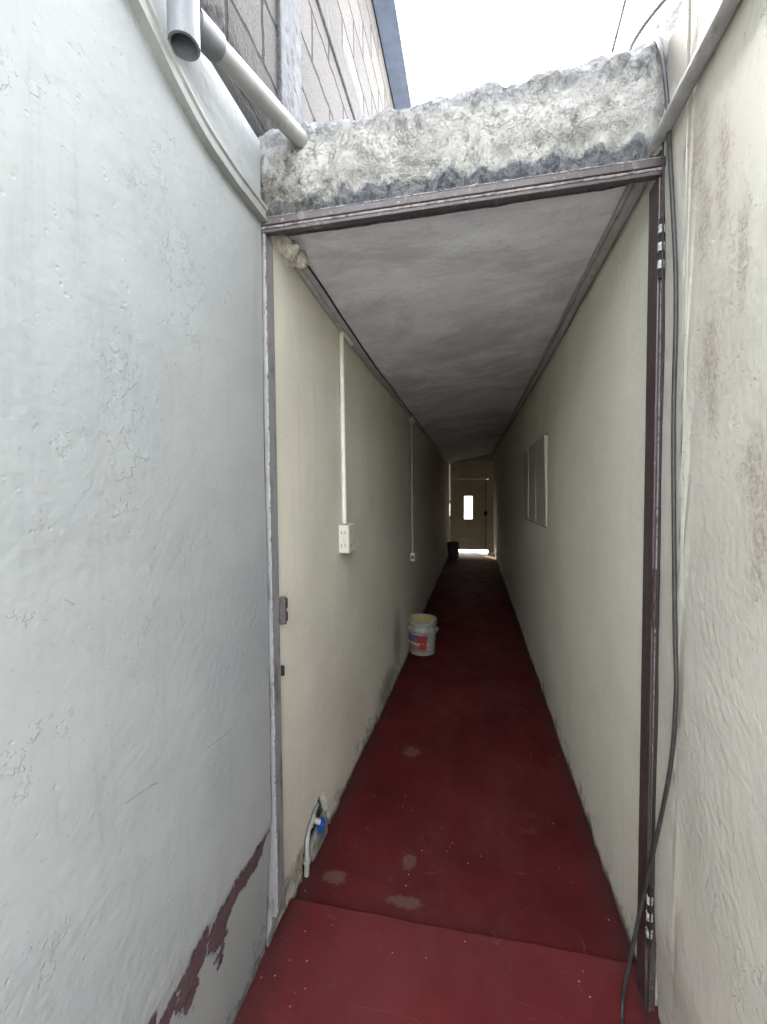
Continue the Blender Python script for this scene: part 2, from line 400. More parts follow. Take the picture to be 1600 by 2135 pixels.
M_hinge = simple('paint_splashed_hinge', (.40, .385, .37), .6, .3, 90, dirt=(.05, .035, .035), dscale=75, dthr=.50)
M_hinge_d = simple('dark_hinge_paint', (.05, .03, .03), .45, .3, 60, dirt=(.45, .42, .40), dscale=120, dthr=.62)
M_black = simple('blackened_void_metal', (.012, .011, .011), .7)
M_pvc = simple('dirty_white_pvc', (.30, .30, .285), .5, .15, 14, dirt=(.10, .098, .092), dscale=16, dthr=.60)
M_pvc_g = simple('grey_pvc_fitting', (.145, .155, .165), .5, .18, 14, dirt=(.075, .075, .075), dscale=22, dthr=.58)
M_trunk = simple('painted_trunking', (.25, .26, .25), .65, .16, 20, dirt=(.12, .12, .11), dscale=24, dthr=.60)
M_cond = simple('cream_painted_conduit', (.60, .585, .53), .5, .12, 25, dirt=(.30, .28, .24), dscale=30, dthr=.62)
M_condd = simple('grey_painted_conduit', (.31, .305, .295), .6, .2, 25, dirt=(.18, .175, .17), dscale=30, dthr=.56)
M_plate = simple('ivory_outlet_plastic', (.52, .50, .43), .35, .06, 30)
M_hole = simple('dark_socket_hole', (.03, .028, .025), .6)
M_mort = simple('lumpy_mortar', (.50, .48, .42), .95, .4, 40, .1, bump=.01, dirt=(.20, .19, .17), dscale=40, dthr=.56)
M_cable = simple('dusty_black_cable', (.035, .035, .034), .5, .4, 40, dirt=(.28, .28, .27), dscale=110, dthr=.64)
M_wire = simple('dark_wire', (.018, .018, .020), .6)
M_blue = simple('blue_valve_plastic', (.012, .06, .26), .4, .2, 60)
M_raw = simple('broken_plaster_core', (.25, .235, .215), .95, .4, 30, .1, bump=.012)
M_panel = simple('cream_painted_shutter', (.42, .405, .35), .5, .08, 12)
M_dark = simple('dark_room_void', (.02, .018, .016), .9)
M_door = simple('cream_door_steel', (.42, .39, .31), .5, .15, 6, bump=.003)
M_dframe = simple('greyish_door_frame_steel', (.52, .49, .43), .45, .15, 10)
M_peel = simple('exposed_purple_paint', (.090, .056, .064), .75, .25, 34, .2, bump=.004, dirt=(.11, .085, .09), dscale=70, dthr=.60)
M_bkt2 = simple('dark_plastic_bucket', (.035, .03, .03), .6)

b = NB('used_white_bucket_plastic', .45, .4)
c = b.mix(b.rng(b.noise(16, 6, .7), .42, .66), (.27, .26, .235), (.17, .168, .155))
c = b.mix(b.rng(b.noise(26, 6, .75, off=5), .62, .68), c, (.42, .40, .37))
c = b.mix(b.rng(b.noise(22, 6, .75, off=9), .66, .74), c, (.07, .07, .065))
M_bkt = b.col(c).m
M_bin = simple('yellowed_bucket_inside', (.36, .29, .12), .5, .12, 14, dirt=(.36, .33, .25), dthr=.60)
b = NB('torn_printed_label', .5, .35)
z = b.xyz(2); x = b.xyz(0); nz = b.noise(34, 5, .7); zj = b.math('ADD', z, b.math('MULTIPLY', b.math('SUBTRACT', nz, .5), .06))
c = b.mix(b.rng(zj, .118, .124), (.19, .085, .068), (.085, .058, .115))
xr = b.math('ADD', x, b.math('MULTIPLY', b.math('SUBTRACT', b.noise(40, 4, off=3), .5), .06))
red = b.math('MULTIPLY', b.math('MULTIPLY', b.rng(xr, -.472, -.464), b.rng(xr, -.402, -.412)), b.rng(zj, .060, .075))
c = b.mix(red, c, (.30, .022, .015))
c = b.mix(b.rng(xr, -.398, -.390), c, (.24, .23, .21))
band = b.math('MULTIPLY', b.math('MULTIPLY', b.rng(zj, .094, .099), b.rng(zj, .120, .114)), b.rng(xr, -.445, -.465))
c = b.mix(band, c, (.38, .31, .25))
c = b.mix(b.rng(b.noise(48, 4, .7, off=13), .60, .65), c, (.40, .37, .35))
c = b.mix(b.rng(b.noise(30, 5, .7, off=17), .62, .68), c, (.15, .145, .135))
c = b.mix(b.rng(zj, .050, .042), c, (.20, .195, .18))
M_label = b.col(c).m

b = NB('light_dimming_glass', .05, .5)
tr = b.n('ShaderNodeBsdfTransparent'); tr.inputs[0].default_value = (.34, .33, .30, 1); gl = b.n('ShaderNodeBsdfGlossy'); gl.inputs['Roughness'].default_value = .05  # glass tint darkened to cut daylight entering the passage
mx = b.n('ShaderNodeMixShader'); mx.inputs[0].default_value = .06
b.l(tr.outputs[0], mx.inputs[1]); b.l(gl.outputs[0], mx.inputs[2]); b.l(mx.outputs[0], b.t.nodes['Material Output'].inputs[0])
M_glass = b.m

# ------------------------------------------------------------------ ground and floors
g = MB(); g.box(-600, 600, -600, 600, -.30, -.03); tag(g.done('ground', M_ground), kind='structure')
def floor_mesh(name, y0, y1, z, edge_front=None, mat=None):
    b = bmesh.new(); xs = steps((-.74, .62, .04)); ys = steps((y0, y1, .05)); V = {}
    for i, x in enumerate(xs):
        for j, y in enumerate(ys):
            yy = y
            if edge_front and j == len(ys) - 1: yy = edge_front(x)
            V[i, j] = b.verts.new((x, yy, z + .003 * fz(x, y, 0, 3.5)))
    for i in range(len(xs) - 1):
        for j in range(len(ys) - 1): b.faces.new((V[i, j], V[i + 1, j], V[i + 1, j + 1], V[i, j + 1]))
    ed = [e for e in b.edges if e.is_boundary]; r = bmesh.ops.extrude_edge_only(b, edges=ed)
    for v in [q for q in r['geom'] if isinstance(q, bmesh.types.BMVert)]: v.co.z = -.031
    bmesh.ops.recalc_face_normals(b, faces=b.faces)
    me = bpy.data.meshes.new(name); b.to_mesh(me); b.free()
    for p in me.polygons: p.use_smooth = True
    me.set_sharp_from_angle(angle=R(40)); me.materials.append(mat or M_floor)
    return tag(link(bpy.data.objects.new(name, me)), kind='structure')
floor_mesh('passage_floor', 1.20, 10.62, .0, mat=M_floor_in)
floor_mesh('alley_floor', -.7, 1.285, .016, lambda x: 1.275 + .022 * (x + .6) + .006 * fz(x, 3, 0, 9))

# ------------------------------------------------------------------ walls
FOOT_L = [(1.15, -.618), (1.7, -.601), (2.0, -.6), (2.6, -.58), (3.36, -.562), (5, -.585), (8, -.57), (10.5, -.57)]
def ragged(y, z, a=.012): return a * max(0, 1 - z / .05) * fz(y, 0, 7, 22)
def x_left_out(y, z):
    k = max(0., 1 - z / .42)
    step = .003 * (1 / (1 + math.exp(max(-60, min(60, (z - .425) * 400)))))
    return -.586 - .030 * k - step + .004 * fz(y, z, 1, 1.6) + ragged(y, z)
def x_left_in(y, z):
    k = max(0., 1 - z / .9)
    x = -.586 + (lerp(FOOT_L, y) + .586) * k + .003 * fz(y, z, 2, 1.4) + ragged(y, z, .010)
    # broken-out pocket round the tap
    u = (y - (1.40 + .75 * z)) / .14; 
    zt = lerp([(1.36, .03), (1.385, .15), (1.43, .185), (1.52, .205), (1.56, .19), (1.6, .09), (1.63, .0)], y) + .012 * fz(y, z, 5, 30)
    if 1.365 < y < 1.625 and z < zt: x -= .065 * min(1, (zt - z) / .012) * min(1, (y - 1.365) / .01)
    return x
def x_right_out(y, z): return .463 + .018 * max(0, 1 - z / .3) + .006 * fz(y, z, 3, 1.8) - ragged(y, z)
def x_right_in(y, z): return .465 + .010 * max(0, 1 - z / 1.0) + .003 * fz(y, z, 4, 1.4) - ragged(y, z, .008)

WL = wall_mesh('plaster_wall', M_outer, steps((-.5, -.2, .1), (-.2, 1.100, .03)), steps((-.03, .1, .013), (.1, .5, .02), (.5, 2.39, .06)), x_left_out, -.75)
tag(WL, 'pale mint white plaster wall with peeling purple patches along its foot', 'wall')
WR = wall_mesh('plaster_wall', M_rough, steps((-.5, -.2, .1), (-.2, 1.06, .035), (1.06, 1.1770, .015)), steps((-.03, .1, .013), (.1, .5, .03), (.5, 5.8, .08)), x_right_out, .66,
               top=lambda y: lerp([(-5, 5.85), (1.03, 5.80), (1.055, 5.6), (1.0701, 3.2), (1.0751, 2.53), (1.11, 2.50), (1.1770, 2.49)], y) + .010 * fz(y, 1, 1, 14))
tag(WR, 'rough grey plaster wall with rusty brown stains beside the hanging black cable', 'wall')
IL = wall_mesh('plaster_wall', M_inner, steps((1.1635, 1.36, .02), (1.36, 1.64, .008), (1.64, 3.8, .05), (3.8, 10.62, .2)),
               steps((-.02, .23, .008), (.23, .6, .04), (.6, 2.40, .09)), x_left_in, -.75)
tag(IL, 'cream passage wall carrying the two conduit drops and outlets', 'wall')
WIN = (2.84, 4.12, 1.178, 1.80)
IR = wall_mesh('plaster_wall', M_inner_r, steps((1.20, 2.84, .06), (2.84, 4.12, .08), (4.12, 10.62, .2)),
               steps((-.02, .1, .012), (.1, 1.178, .06), (1.178, 1.80, .06), (1.80, 2.46, .08)), x_right_in, .66,
               hole=lambda y, z: WIN[0] < y < WIN[1] and WIN[2] < z < WIN[3])
tag(IR, 'cream passage wall with the shuttered window set in it', 'wall')

# peeled paint on the left wall
def inside(p, poly):
    r = False; n = len(poly)
    for i in range(n):
        (x1, y1), (x2, y2) = poly[i], poly[(i + 1) % n]
        if (y1 > p[1]) != (y2 > p[1]) and p[0] < (x2 - x1) * (p[1] - y1) / (y2 - y1) + x1: r = not r
    return r
def patch(poly, rough=.019):
    st = .0028; ys = [p[0] for p in poly]; zs = [p[1] for p in poly]; b = bmesh.new(); V = {}
    def vt(i, j):
        if (i, j) not in V:
            y, z = i * st, j * st; V[i, j] = b.verts.new((x_left_out(y, z) + .0018, y, z))
        return V[i, j]
    for i in range(int(min(ys) / st) - 6, int(max(ys) / st) + 6):
        for j in range(int(min(zs) / st) - 6, int(max(zs) / st) + 6):
            y, z = (i + .5) * st, (j + .5) * st
            q = (y + rough * (fz(y, z, 0, 38, 6) + .5 * fz(y, z, 4, 110, 4)), z + rough * (fz(y, z, 9, 38, 6) + .5 * fz(y, z, 6, 110, 4)))
            if inside(q, poly): b.faces.new((vt(i, j), vt(i + 1, j), vt(i + 1, j + 1), vt(i, j + 1)))
    me = bpy.data.meshes.new('peeled_patch'); b.to_mesh(me); b.free()
    for p in me.polygons: p.use_smooth = True
    me.materials.append(M_peel); return link(bpy.data.objects.new('peeled_patch', me), WL)
patch([(1.090, .415), (1.042, .428), (.969, .428), (.901, .433), (.86, .430), (.81, .414), (.790, .398), (.812, .345), (.845, .322), (.872, .335), (.885, .378), (.915, .388), (.95, .372), (.975, .378), (1.005, .362), (1.040, .385)])
patch([(.795, .420), (.768, .434), (.735, .428), (.708, .408), (.688, .380), (.705, .340), (.728, .305), (.750, .302), (.762, .345), (.785, .370)])
patch([(.700, .400), (.672, .408), (.640, .398), (.605, .375), (.585, .338), (.628, .345), (.675, .360)], .016)
patch([(.64, .43), (.61, .436), (.58, .41), (.545, .37), (.575, .365), (.615, .395)], .014)
patch([(.86, .30), (.85, .315), (.835, .312), (.838, .285), (.852, .265)], .014)

# unseen dark wall added behind the camera to cut light into the passage
cw = MB(); cw.box(-7, 7, -5.4, -5.2, -.03, 3.0); cw.box(-7, 7, -5.43, -5.17, 3.002, 3.06)
tag(cw.done('light_blocker', simple('dark_blocker_surface', (.075, .08, .065), .95, .3, 3, .1, bump=.01)), 'unseen dark wall added to keep low light out of the passage', 'wall')

# ------------------------------------------------------------------ ceiling and beam
def zc(x, y):
    zl = lerp([(1.2, 2.205), (2.4, 2.150), (5, 2.150), (10.6, 2.21)], y); zr = lerp([(1.2, 2.252), (2.4, 2.262), (5, 2.295), (10.6, 2.42)], y)
    return zl + (zr - zl) * (x + .586) / 1.05 + .008 * fz(x, y, 0, 2.2) + .003 * fz(x, y, 4, 7)
b = bmesh.new(); V = {}; xs = steps((-.612, .64, .06)); ys = steps((1.23, 4, .08), (4, 10.66, .25))
for i, x in enumerate(xs):
    for j, y in enumerate(ys):
        yy = y if j else 1.125 + .062 * (x + .59) + .050
        V[i, j] = b.verts.new((x, yy, zc(x, yy)))
for i in range(len(xs) - 1):
    for j in range(len(ys) - 1): b.faces.new((V[i, j], V[i, j + 1], V[i + 1, j + 1], V[i + 1, j]))
r = bmesh.ops.extrude_edge_only(b, edges=[e for e in b.edges if e.is_boundary])
for v in [q for q in r['geom'] if isinstance(q, bmesh.types.BMVert)]: v.co.z = 2.455
b.faces.new([b.verts.new(p) for p in ((-.612, 1.23, 2.455), (.64, 1.23, 2.455), (.64, 10.66, 2.455), (-.612, 10.66, 2.455))])
bmesh.ops.recalc_face_normals(b, faces=b.faces)
me = bpy.data.meshes.new('ceiling'); b.to_mesh(me); b.free()
for p in me.polygons: p.use_smooth = True
me.set_sharp_from_angle(angle=R(50)); me.materials.append(M_ceil)
tag(link(bpy.data.objects.new('ceiling', me)), kind='structure')

def fy(x): return 1.125 + .062 * (x + .59)            # line of the gate frame across the alley
b = bmesh.new(); nx = 150
# profile: (dy from frame line, height fraction)
prof = [(.08, .09), (.05, .05), (.005, .0), (.0, .10), (.002, .2), (.0, .3), (-.012, .36), (-.018, .45), (-.018, .55), (-.010, .65), (-.004, .75), (.012, .82), (.04, .90), (.07, .96), (.11, 1.0), (.16, 1.0), (.22, .97), (.27, .9), (.27, .3)]
pp = []
for (a, c_), (d, e) in zip(prof, prof[1:]):
    for k in range(3): t = k / 3; pp.append((a + (d - a) * t, c_ + (e - c_) * t))
pp.append(prof[-1]); rows = []
for i in range(nx + 1):
    x = -.640 + 1.24 * i / nx
    z0 = 2.168 + .041 * (x + .59); z1 = lerp([(-.65, 2.50), (-.59, 2.525), (-.40, 2.512), (-.17, 2.525), (.014, 2.545), (.2, 2.562), (.34, 2.572), (.40, 2.585), (.47, 2.64), (.60, 2.82)], x)
    row = []
    for k, (dy, hf) in enumerate(pp):
        y = fy(x) + .012 + dy; z = z0 + (z1 - z0) * hf
        n = fz(x, y, z, 11, 5) * .013 + fz(x + 5, y, z, 32, 4) * (.008 if hf > .6 else .0055)
        if hf > .3: n += .012 * fz(x, 2, z, 6) + (.016 * fz(x, 0, 3, 5) if hf > .75 else 0)
        low = (hf < .36) and (hf > .11)
        if low:   # chipped, scalloped raw band under the paint
            n += .010 * math.sin(x * 48 + 2.2 * math.sin(x * 17)) * math.sin(hf / .36 * math.pi)
        if hf <= .10: n *= .12
        d = Vector((0, -1, .25)).normalized() if hf < .8 else Vector((0, -.2, 1)).normalized()
        row.append(b.verts.new(Vector((x, y, z)) + d * n))
    rows.append(row)
n = len(pp)
for a, c_ in zip(rows, rows[1:]):
    for k in range(n): b.faces.new((a[k], a[(k + 1) % n], c_[(k + 1) % n], c_[k]))
b.faces.new(rows[0][::-1]); b.faces.new(rows[-1])
bmesh.ops.recalc_face_normals(b, faces=b.faces)
me = bpy.data.meshes.new('concrete_beam'); b.to_mesh(me); b.free()
for p in me.polygons: p.use_smooth = True
me.materials.append(M_beam)
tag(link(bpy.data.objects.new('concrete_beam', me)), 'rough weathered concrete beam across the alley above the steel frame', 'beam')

# ------------------------------------------------------------------ neighbour's block house
H = empty('block_house', (-2.2, 3, 0), 'tall unplastered grey block house rising above the pale wall', 'house')
hw = MB(); hw.box(-.82, -.62, -.5, 10.9, 2.405, 4.47); hw.box(-4.2, -.82, -.5, -.3, 0, 4.47); hw.box(-4.2, -.82, 10.7, 10.9, 0, 4.47); hw.box(-4.2, -4.0, -.3, 10.7, 0, 4.47)
hw.done('wall', M_block, H)
for i, y in enumerate((1.29, 5.6, 9.6)):
    c_ = MB(); c_.box(-.70, -.605, y, y + .17, 2.402, 4.45); o = c_.done('column', M_colm, H, bevel=.006)
t = MB(); t.box(-.70, -.608, -.5, 10.9, 3.385, 3.535); t.done('tie_beam', M_tie, H, bevel=.006)
rf = MB(); rf.box(-4.4, -.60, -.7, 11.1, 4.60, 4.66); rf.box(-4.3, -.63, -.6, 11.0, 4.472, 4.598); rf.done('roof', M_roofing, H)
gt = MB(); gt.beam((-.545, -.7, 4.52), (-.545, 11.1, 4.52), [(-.065, -.06), (.065, -.06), (.072, .0), (.065, .075), (.05, .075), (.055, 0), (.05, -.045), (-.05, -.045), (-.05, .075), (-.065, .075)])
gt.done('gutter', M_gutter, H)
# ------------------------------------------------------------------ gate frame
G = empty('gate_frame', (-.06, 1.15, 0), 'scuffed purple brown steel gate frame standing in the passage mouth', 'gate frame')
p = MB(); p.box(-.61, -.5805, 1.109, 1.163, .125, 2.150); pl = p.done('post', M_post_l, G, bevel=.003)
pl['label'] = 'pale grey scuffed post'
q = MB(); q.box(-.582, -.5775, 1.1095, 1.1145, .14, 2.146); q.done('bead', M_bead, pl, bevel=.002)
# post stands a hair proud of the wall face
p = MB(); p.box(.449, .475, 1.184, 1.246, -.01, 2.192); pr = p.done('post', M_post_r, G, bevel=.003)
pr['label'] = 'glossy dark purple brown post'
q = MB(); q.box(.4555, .4595, 1.180, 1.1835, .0, 2.19); q.done('bead', M_bead, pr, bevel=.002)
lt = MB(); prf = [(-.010, 0), (-.010, .034), (.03, .034), (.03, .030), (.020, .030), (.020, 0)]
A = Vector((-.60, fy(-.60) - .018, 2.146)); B = Vector((.470, fy(.470) - .012, 2.187))
lt.beam(A, B, [(-.020, .0), (.0, .0), (.0, .016), (.008, .016), (.008, .0345), (-.020, .0345)]); li = lt.done('lintel', M_lint, G, bevel=.002)
q = MB()
for i in range(70):
    t0 = i / 70; P = A.lerp(B, t0); Q = A.lerp(B, t0 + 1 / 70); r_ = .0010 + .0034 * max(0, fz(i * .37, 0, 0, 1.5))
    q.tube([P + Vector((0, -.008, .0355)), Q + Vector((0, -.008, .0355))], r_, 6)
q.done('mortar_fringe', M_bead, li)
q = MB(); q.tube([A.lerp(B, k / 30) + Vector((0, -.001, .0125 + .001 * fz(k, 0, 0, .7))) for k in range(31)], .0034, 6); q.done('bead', M_bead, li)
def hinge(z0, z1, mt, md):
    n = 5; L = (z1 - z0) / n; h = MB()
    for k in range(0, n, 2): h.tube([(.4525, 1.174, z0 + k * L + .001), (.4525, 1.174, z0 + (k + 1) * L - .001)], .0078, 12)
    h.box(.4515, .4585, 1.176, 1.1835, z0 + .006, z1 - .006)
    o = h.done('hinge', mt, G, smooth=True); d = MB()
    d.tube([(.4535, 1.1742, z0 - .022), (.4535, 1.1742, z1 + .016)], .0062, 12)
    d.done('pin', md, o, smooth=True)
hinge(1.955, 2.062, M_hinge, M_black); hinge(1.078, 1.190, M_hinge_d, M_hinge_d); hinge(.232, .345, M_hinge, M_black)
st = MB(); st.box(-.581, -.561, 1.160, 1.172, 1.008, 1.094); sp_ = st.done('strike_plate', M_lint, G, bevel=.003)
q = MB(); q.box(-.577, -.5595, 1.170, 1.1745, 1.058, 1.088); q.done('bolt_hole', M_black, sp_)
q = MB(); q.box(-.577, -.5595, 1.170, 1.1745, 1.018, 1.046); q.done('bolt_hole', M_black, sp_)
q = MB(); q.box(-.581, -.572, 1.1628, 1.170, .848, .878); q.done('bolt_hole', M_black, G)
d = MB(); d.box(-.66, -.588, 1.118, 1.235, -.02, .135)
bmesh.ops.subdivide_edges(d.b, edges=d.b.edges[:], cuts=7, use_grid_fill=True)
for v in d.b.verts:
    t = max(0, v.co.z / .135); v.co.x -= .012 * t + .030 * (1 - t); v.co += Vector((.008 * fz(*v.co, 24), .010 * fz(v.co.y, v.co.z, 3, 20), .012 * fz(v.co.z, v.co.y, 6, 26)))
d.done('plaster_foot', M_outer, IL, smooth=True)
# gap strips beside the posts
q = MB(); q.box(.471, .60, 1.1775, 1.1838, .30, 2.19); q.box(.489, .60, 1.1775, 1.1838, -.02, .2995); tag(q.done('joint_gap', M_black, G))
q = MB(); q.box(-.72, -.5905, 1.1005, 1.1065, .43, 2.18); q.done('joint_gap', M_black, G)

# ------------------------------------------------------------------ pipes and conduits up high
D = empty('drain_pipe', (-.5, 1.0, 2.27), 'dirty white plastic drain pipe with open fitting poking from the beam', 'drain pipe')
d = MB(); E0 = Vector((-.462, 1.225, 2.418)); E1 = Vector((-.545, .748, 2.338))
d.tube([E0, E0.lerp(E1, .5) + Vector((0, 0, .003)), E1], .0225, 24); pb = d.done('pipe', M_pvc, D, smooth=True)
d = MB(); C0 = Vector((-.545, .735, 2.268))
d.lathe(C0, [(.0235, .03), (.0235, .0), (.0285, .0), (.0290, .02), (.0290, .22), (.0235, .22), (.0235, .03)], 32)
fit = d.done('fitting', M_pvc_g, D, smooth=True)
d = MB(); e = (E0 - E1).normalized(); d.tube([E1 + e * .012, E1 + e * .075], .0275, 24); d.done('socket', M_pvc_g, fit, smooth=True)
d = MB(); d.lathe(C0, [(.0001, .15), (.0232, .15)], 32); d.done('inner_wall', M_pvc_g, fit)
d = MB()
for i in range(9):
    a = i / 9 * 2 * math.pi; P = E0 - e * .07 + Vector((.03 * math.cos(a), 0, .03 * math.sin(a)))
    bmesh.ops.create_icosphere(d.b, subdivisions=2, radius=.022, matrix=Matrix.Translation(P))
for v in d.b.verts: v.co += Vector((1, 1, 1)) * 0 + v.co.normalized() * 0 + Vector((0, -.008 * fz(*v.co, 30), .010 * fz(*v.co, 24)))
d.done('mortar_collar', M_beam, D, smooth=True)

def trunk_pt(y):
    z = lerp([(-2, 2.55), (.2, 2.43), (.5, 2.345), (.60, 2.305), (.665, 2.275), (.749, 2.230), (.80, 2.211), (.849, 2.198), (.95, 2.190), (1.104, 2.192)], y)
    return z
pts = [(-.577, y, trunk_pt(y)) for y in steps((-.48, .2, .1), (.2, 1.104, .03))]
d = MB(); d.tube(pts, 1, prof=[(-.010, -.020), (.010, -.020), (.011, -.014), (.006, -.010), (.006, .008), (.011, .012), (.011, .020), (-.010, .020)])
tag(d.done('cable_trunking', M_trunk, smooth=True), 'slim pale trunking strip curving up along the mint wall top', 'cable trunking')

d = MB(); d.tube([(.442, y, lerp([(-2, 2.25), (1.2, 2.268), (1.3, 2.246), (2.4, 2.238), (5, 2.27), (10.4, 2.385)], y) + .003 * math.sin(y * 4)) for y in steps((-.48, 1.1, .1), (1.1, 4, .1), (4, 10.4, .4))], .016, 14)
tag(d.done('conduit_pipe', M_condd, smooth=True), 'long grey conduit pipe running along the top of the cable side wall', 'conduit')
d = MB(); d.tube([(.420, y, zc(.42, y) - .006) for y in steps((1.26, 4, .1), (4, 10.4, .4))], .008, 10)
tag(d.done('ceiling_conduit', M_condd, smooth=True), 'thin conduit in the ceiling corner above the shuttered window', 'conduit')

d = MB(); d.tube([(-.576, y, lerp([(1.25, 2.172), (1.8, 2.140), (2.4, 2.132), (4, 2.125), (10.4, 2.185)], y)) for y in steps((1.27, 4, .1), (4, 10.4, .4))], .011, 12)
tag(d.done('ceiling_conduit', M_condd, smooth=True), 'thin conduit in the ceiling corner above the outlets', 'conduit')
d = MB(); d.tube([(-.560, y, zc(-.56, y) - .003) for y in steps((1.30, 4, .1), (4, 10.4, .4))], .0038, 10)  # black rod put in for the shadow gap along the ceiling corner
tag(d.done('gap_shadow_rod', M_black, smooth=True), 'black rod standing for the shadow gap beside the corner conduit', 'wire')
d = MB()
for i in range(7):
    bmesh.ops.create_icosphere(d.b, subdivisions=3, radius=random.uniform(.024, .034), matrix=Matrix.Translation((-.566 + random.uniform(-.01, .015), 1.215 + i * .018, 2.175 + random.uniform(-.012, .012))))
for v in d.b.verts: v.co += Vector((.012 * fz(*v.co, 25), .014 * fz(v.co.y, v.co.z, v.co.x, 30), .012 * fz(v.co.z, v.co.x, v.co.y, 45)))
tag(d.done('mortar_lump', M_mort, smooth=True), 'pale lump of mortar in the ceiling corner behind the frame', 'mortar lump')

def drop(y0, y1, ztop, zbot, bend, mat, label, r=.011):
    pts = []
    for k in range(9):
        a = k / 8 * math.pi / 2; pts.append((-.573, y0 + bend - bend * math.sin(a), ztop - bend + bend * math.cos(a)))
    pts = [(-.573, y0 + bend + .12, ztop)] + pts
    n = 12
    for k in range(1, n + 1): t = k / n; pts.append((-.573, y0 + (y1 - y0) * t, ztop - bend + (zbot - ztop + bend) * t))
    d = MB(); d.tube(pts, r, 12)
    o = tag(d.done('wall_conduit', mat, smooth=True), label, 'conduit'); return o
drop(1.785, 1.800, 2.128, 1.275, .035, M_cond, 'cream conduit dropping down the wall to the nearer outlet box')
drop(3.90, 3.93, 2.118, .845, .02, M_condd, 'thin conduit dropping down the wall to the farther small outlet', .010)

O = empty('outlet_box', (-.575, 1.81, 1.205), 'ivory double outlet box on the cream wall below the nearer conduit', 'outlet')
x0 = -.590
d = MB(); d.box(x0, x0 + .052, 1.754, 1.862, 1.145, 1.272); bx = d.done('box', M_plate, O, bevel=.005)
d = MB(); d.box(x0 + .006, x0 + .050, 1.748, 1.7535, 1.149, 1.268); fp = d.done('face_plate', M_plate, O, bevel=.002)
for z in (1.236, 1.180):
    d = MB(); d.tube([(x0 + .028, 1.7485, z), (x0 + .028, 1.7445, z)], .0165, 20); s_ = d.done('socket', M_plate, fp, smooth=True)
    d = MB(); d.box(x0 + .0345, x0 + .0375, 1.7435, 1.7447, z - .004, z + .009); d.done('slot', M_hole, s_)
    d = MB(); d.box(x0 + .0185, x0 + .0215, 1.7435, 1.7447, z - .004, z + .009); d.done('slot', M_hole, s_)
d = MB(); d.box(x0 + .010, x0 + .028, 1.8625, 1.874, 1.196, 1.222); d.done('side_tab', M_plate, bx, bevel=.003)
O2 = empty('outlet_box', (-.575, 3.93, .82), 'small grey outlet at the end of the farther conduit', 'outlet')
d = MB(); d.box(x0, x0 + .042, 3.885, 3.975, .775, .855); b2 = d.done('box', M_plate, O2, bevel=.006)
d = MB(); d.box(x0 + .0415, x0 + .047, 3.893, 3.967, .783, .847); f2 = d.done('face_plate', M_plate, O2, bevel=.003)
d = MB(); d.box(x0 + .013, x0 + .034, 3.8830, 3.8848, .797, .832); d.done('slot', M_hole, O2)
d = MB()
for i in range(4): bmesh.ops.create_icosphere(d.b, subdivisions=2, radius=.028, matrix=Matrix.Translation((-.565, 3.86 + i * .028, 2.115 + random.uniform(-.012, .012))))
for v in d.b.verts: v.co += Vector((.008 * fz(*v.co, 25), 0, .012 * fz(v.co.z, v.co.x, v.co.y, 28)))
tag(d.done('mortar_lump', M_mort, smooth=True), 'small mortar lump in the ceiling corner above the farther outlet', 'mortar lump')

# ------------------------------------------------------------------ tap in the broken plaster
T = empty('water_tap', (-.62, 1.5, .05), 'white plastic water pipe with blue tap in the broken foot of the wall', 'tap')
d = MB(); d.tube([(-.604, 1.385, -.01), (-.602, 1.388, .05), (-.603, 1.392, .10), (-.607, 1.402, .118), (-.612, 1.43, .138), (-.616, 1.49, .152), (-.618, 1.53, .162)], .0095, 14); tp = d.done('pipe', M_pvc, T, smooth=True)
d = MB(); d.tube([(-.6105, 1.442, .141), (-.614, 1.482, .151)], .0125, 14); d.tube([(-.612, 1.468, .146), (-.585, 1.478, .132)], .011, 12); d.done('tee', M_pvc, T, smooth=True)
d = MB(); d.tube([(-.603, 1.388, .045), (-.603, 1.389, .060)], .014, 14); d.done('coupling', M_pvc, T, smooth=True)
d = MB(); d.box(-.594, -.574, 1.470, 1.510, .088, .132); d.tube([(-.596, 1.482, .128), (-.572, 1.488, .112)], .012, 12); d.done('handle', M_blue, T, bevel=.005)
d = MB(); d.box(-.632, -.600, 1.44, 1.60, -.01, .075)
for v in d.b.verts: v.co += Vector((.012 * fz(*v.co, 19), .01 * fz(v.co.y, 0, 1, 30), .015 * fz(v.co.z, v.co.y, 0, 21)))
tag(d.done('rubble_lump', M_raw, bevel=.012), 'grey lump of broken plaster under the blue tap', 'rubble')

# ------------------------------------------------------------------ hanging cables
def catmull(P, n=10):
    P = [Vector(p) for p in P]; P = [P[0] * 2 - P[1]] + P + [P[-1] * 2 - P[-2]]; o = []
    for i in range(1, len(P) - 2):
        for k in range(n):
            t = k / n; a, b_, c_, d_ = P[i - 1:i + 3]
            o.append(.5 * (2 * b_ + (c_ - a) * t + (2 * a - 5 * b_ + 4 * c_ - d_) * t * t + (3 * b_ - a - 3 * c_ + d_) * t ** 3))
    o.append(P[-2]); return o
cab = catmull([(.52, 1.36, 2.75), (.47, 1.29, 2.63), (0.446, 1.24, 2.575), (0.442, 1.175, 2.49), (0.447, 1.145, 2.35), (0.450, 1.127, 2.185), (0.451, 1.088, 1.87), (0.453, 1.091, 1.543), (0.453, 1.066, 1.10), (0.452, 1.052, .937), (0.451, 1.077, .73), (0.440, 1.17, .365), (.405, 1.18, .12), (.39, 1.17, .027), (.375, 1.10, .022), (.38, .98, .022), (.40, .80, .022), (.41, .4, .022), (.40, -.3, .022)], 12)
d = MB(); d.tube(cab, .0047, 12); tag(d.done('cable', M_cable, smooth=True), 'dusty black cable hanging from the beam down to the red floor', 'cable')
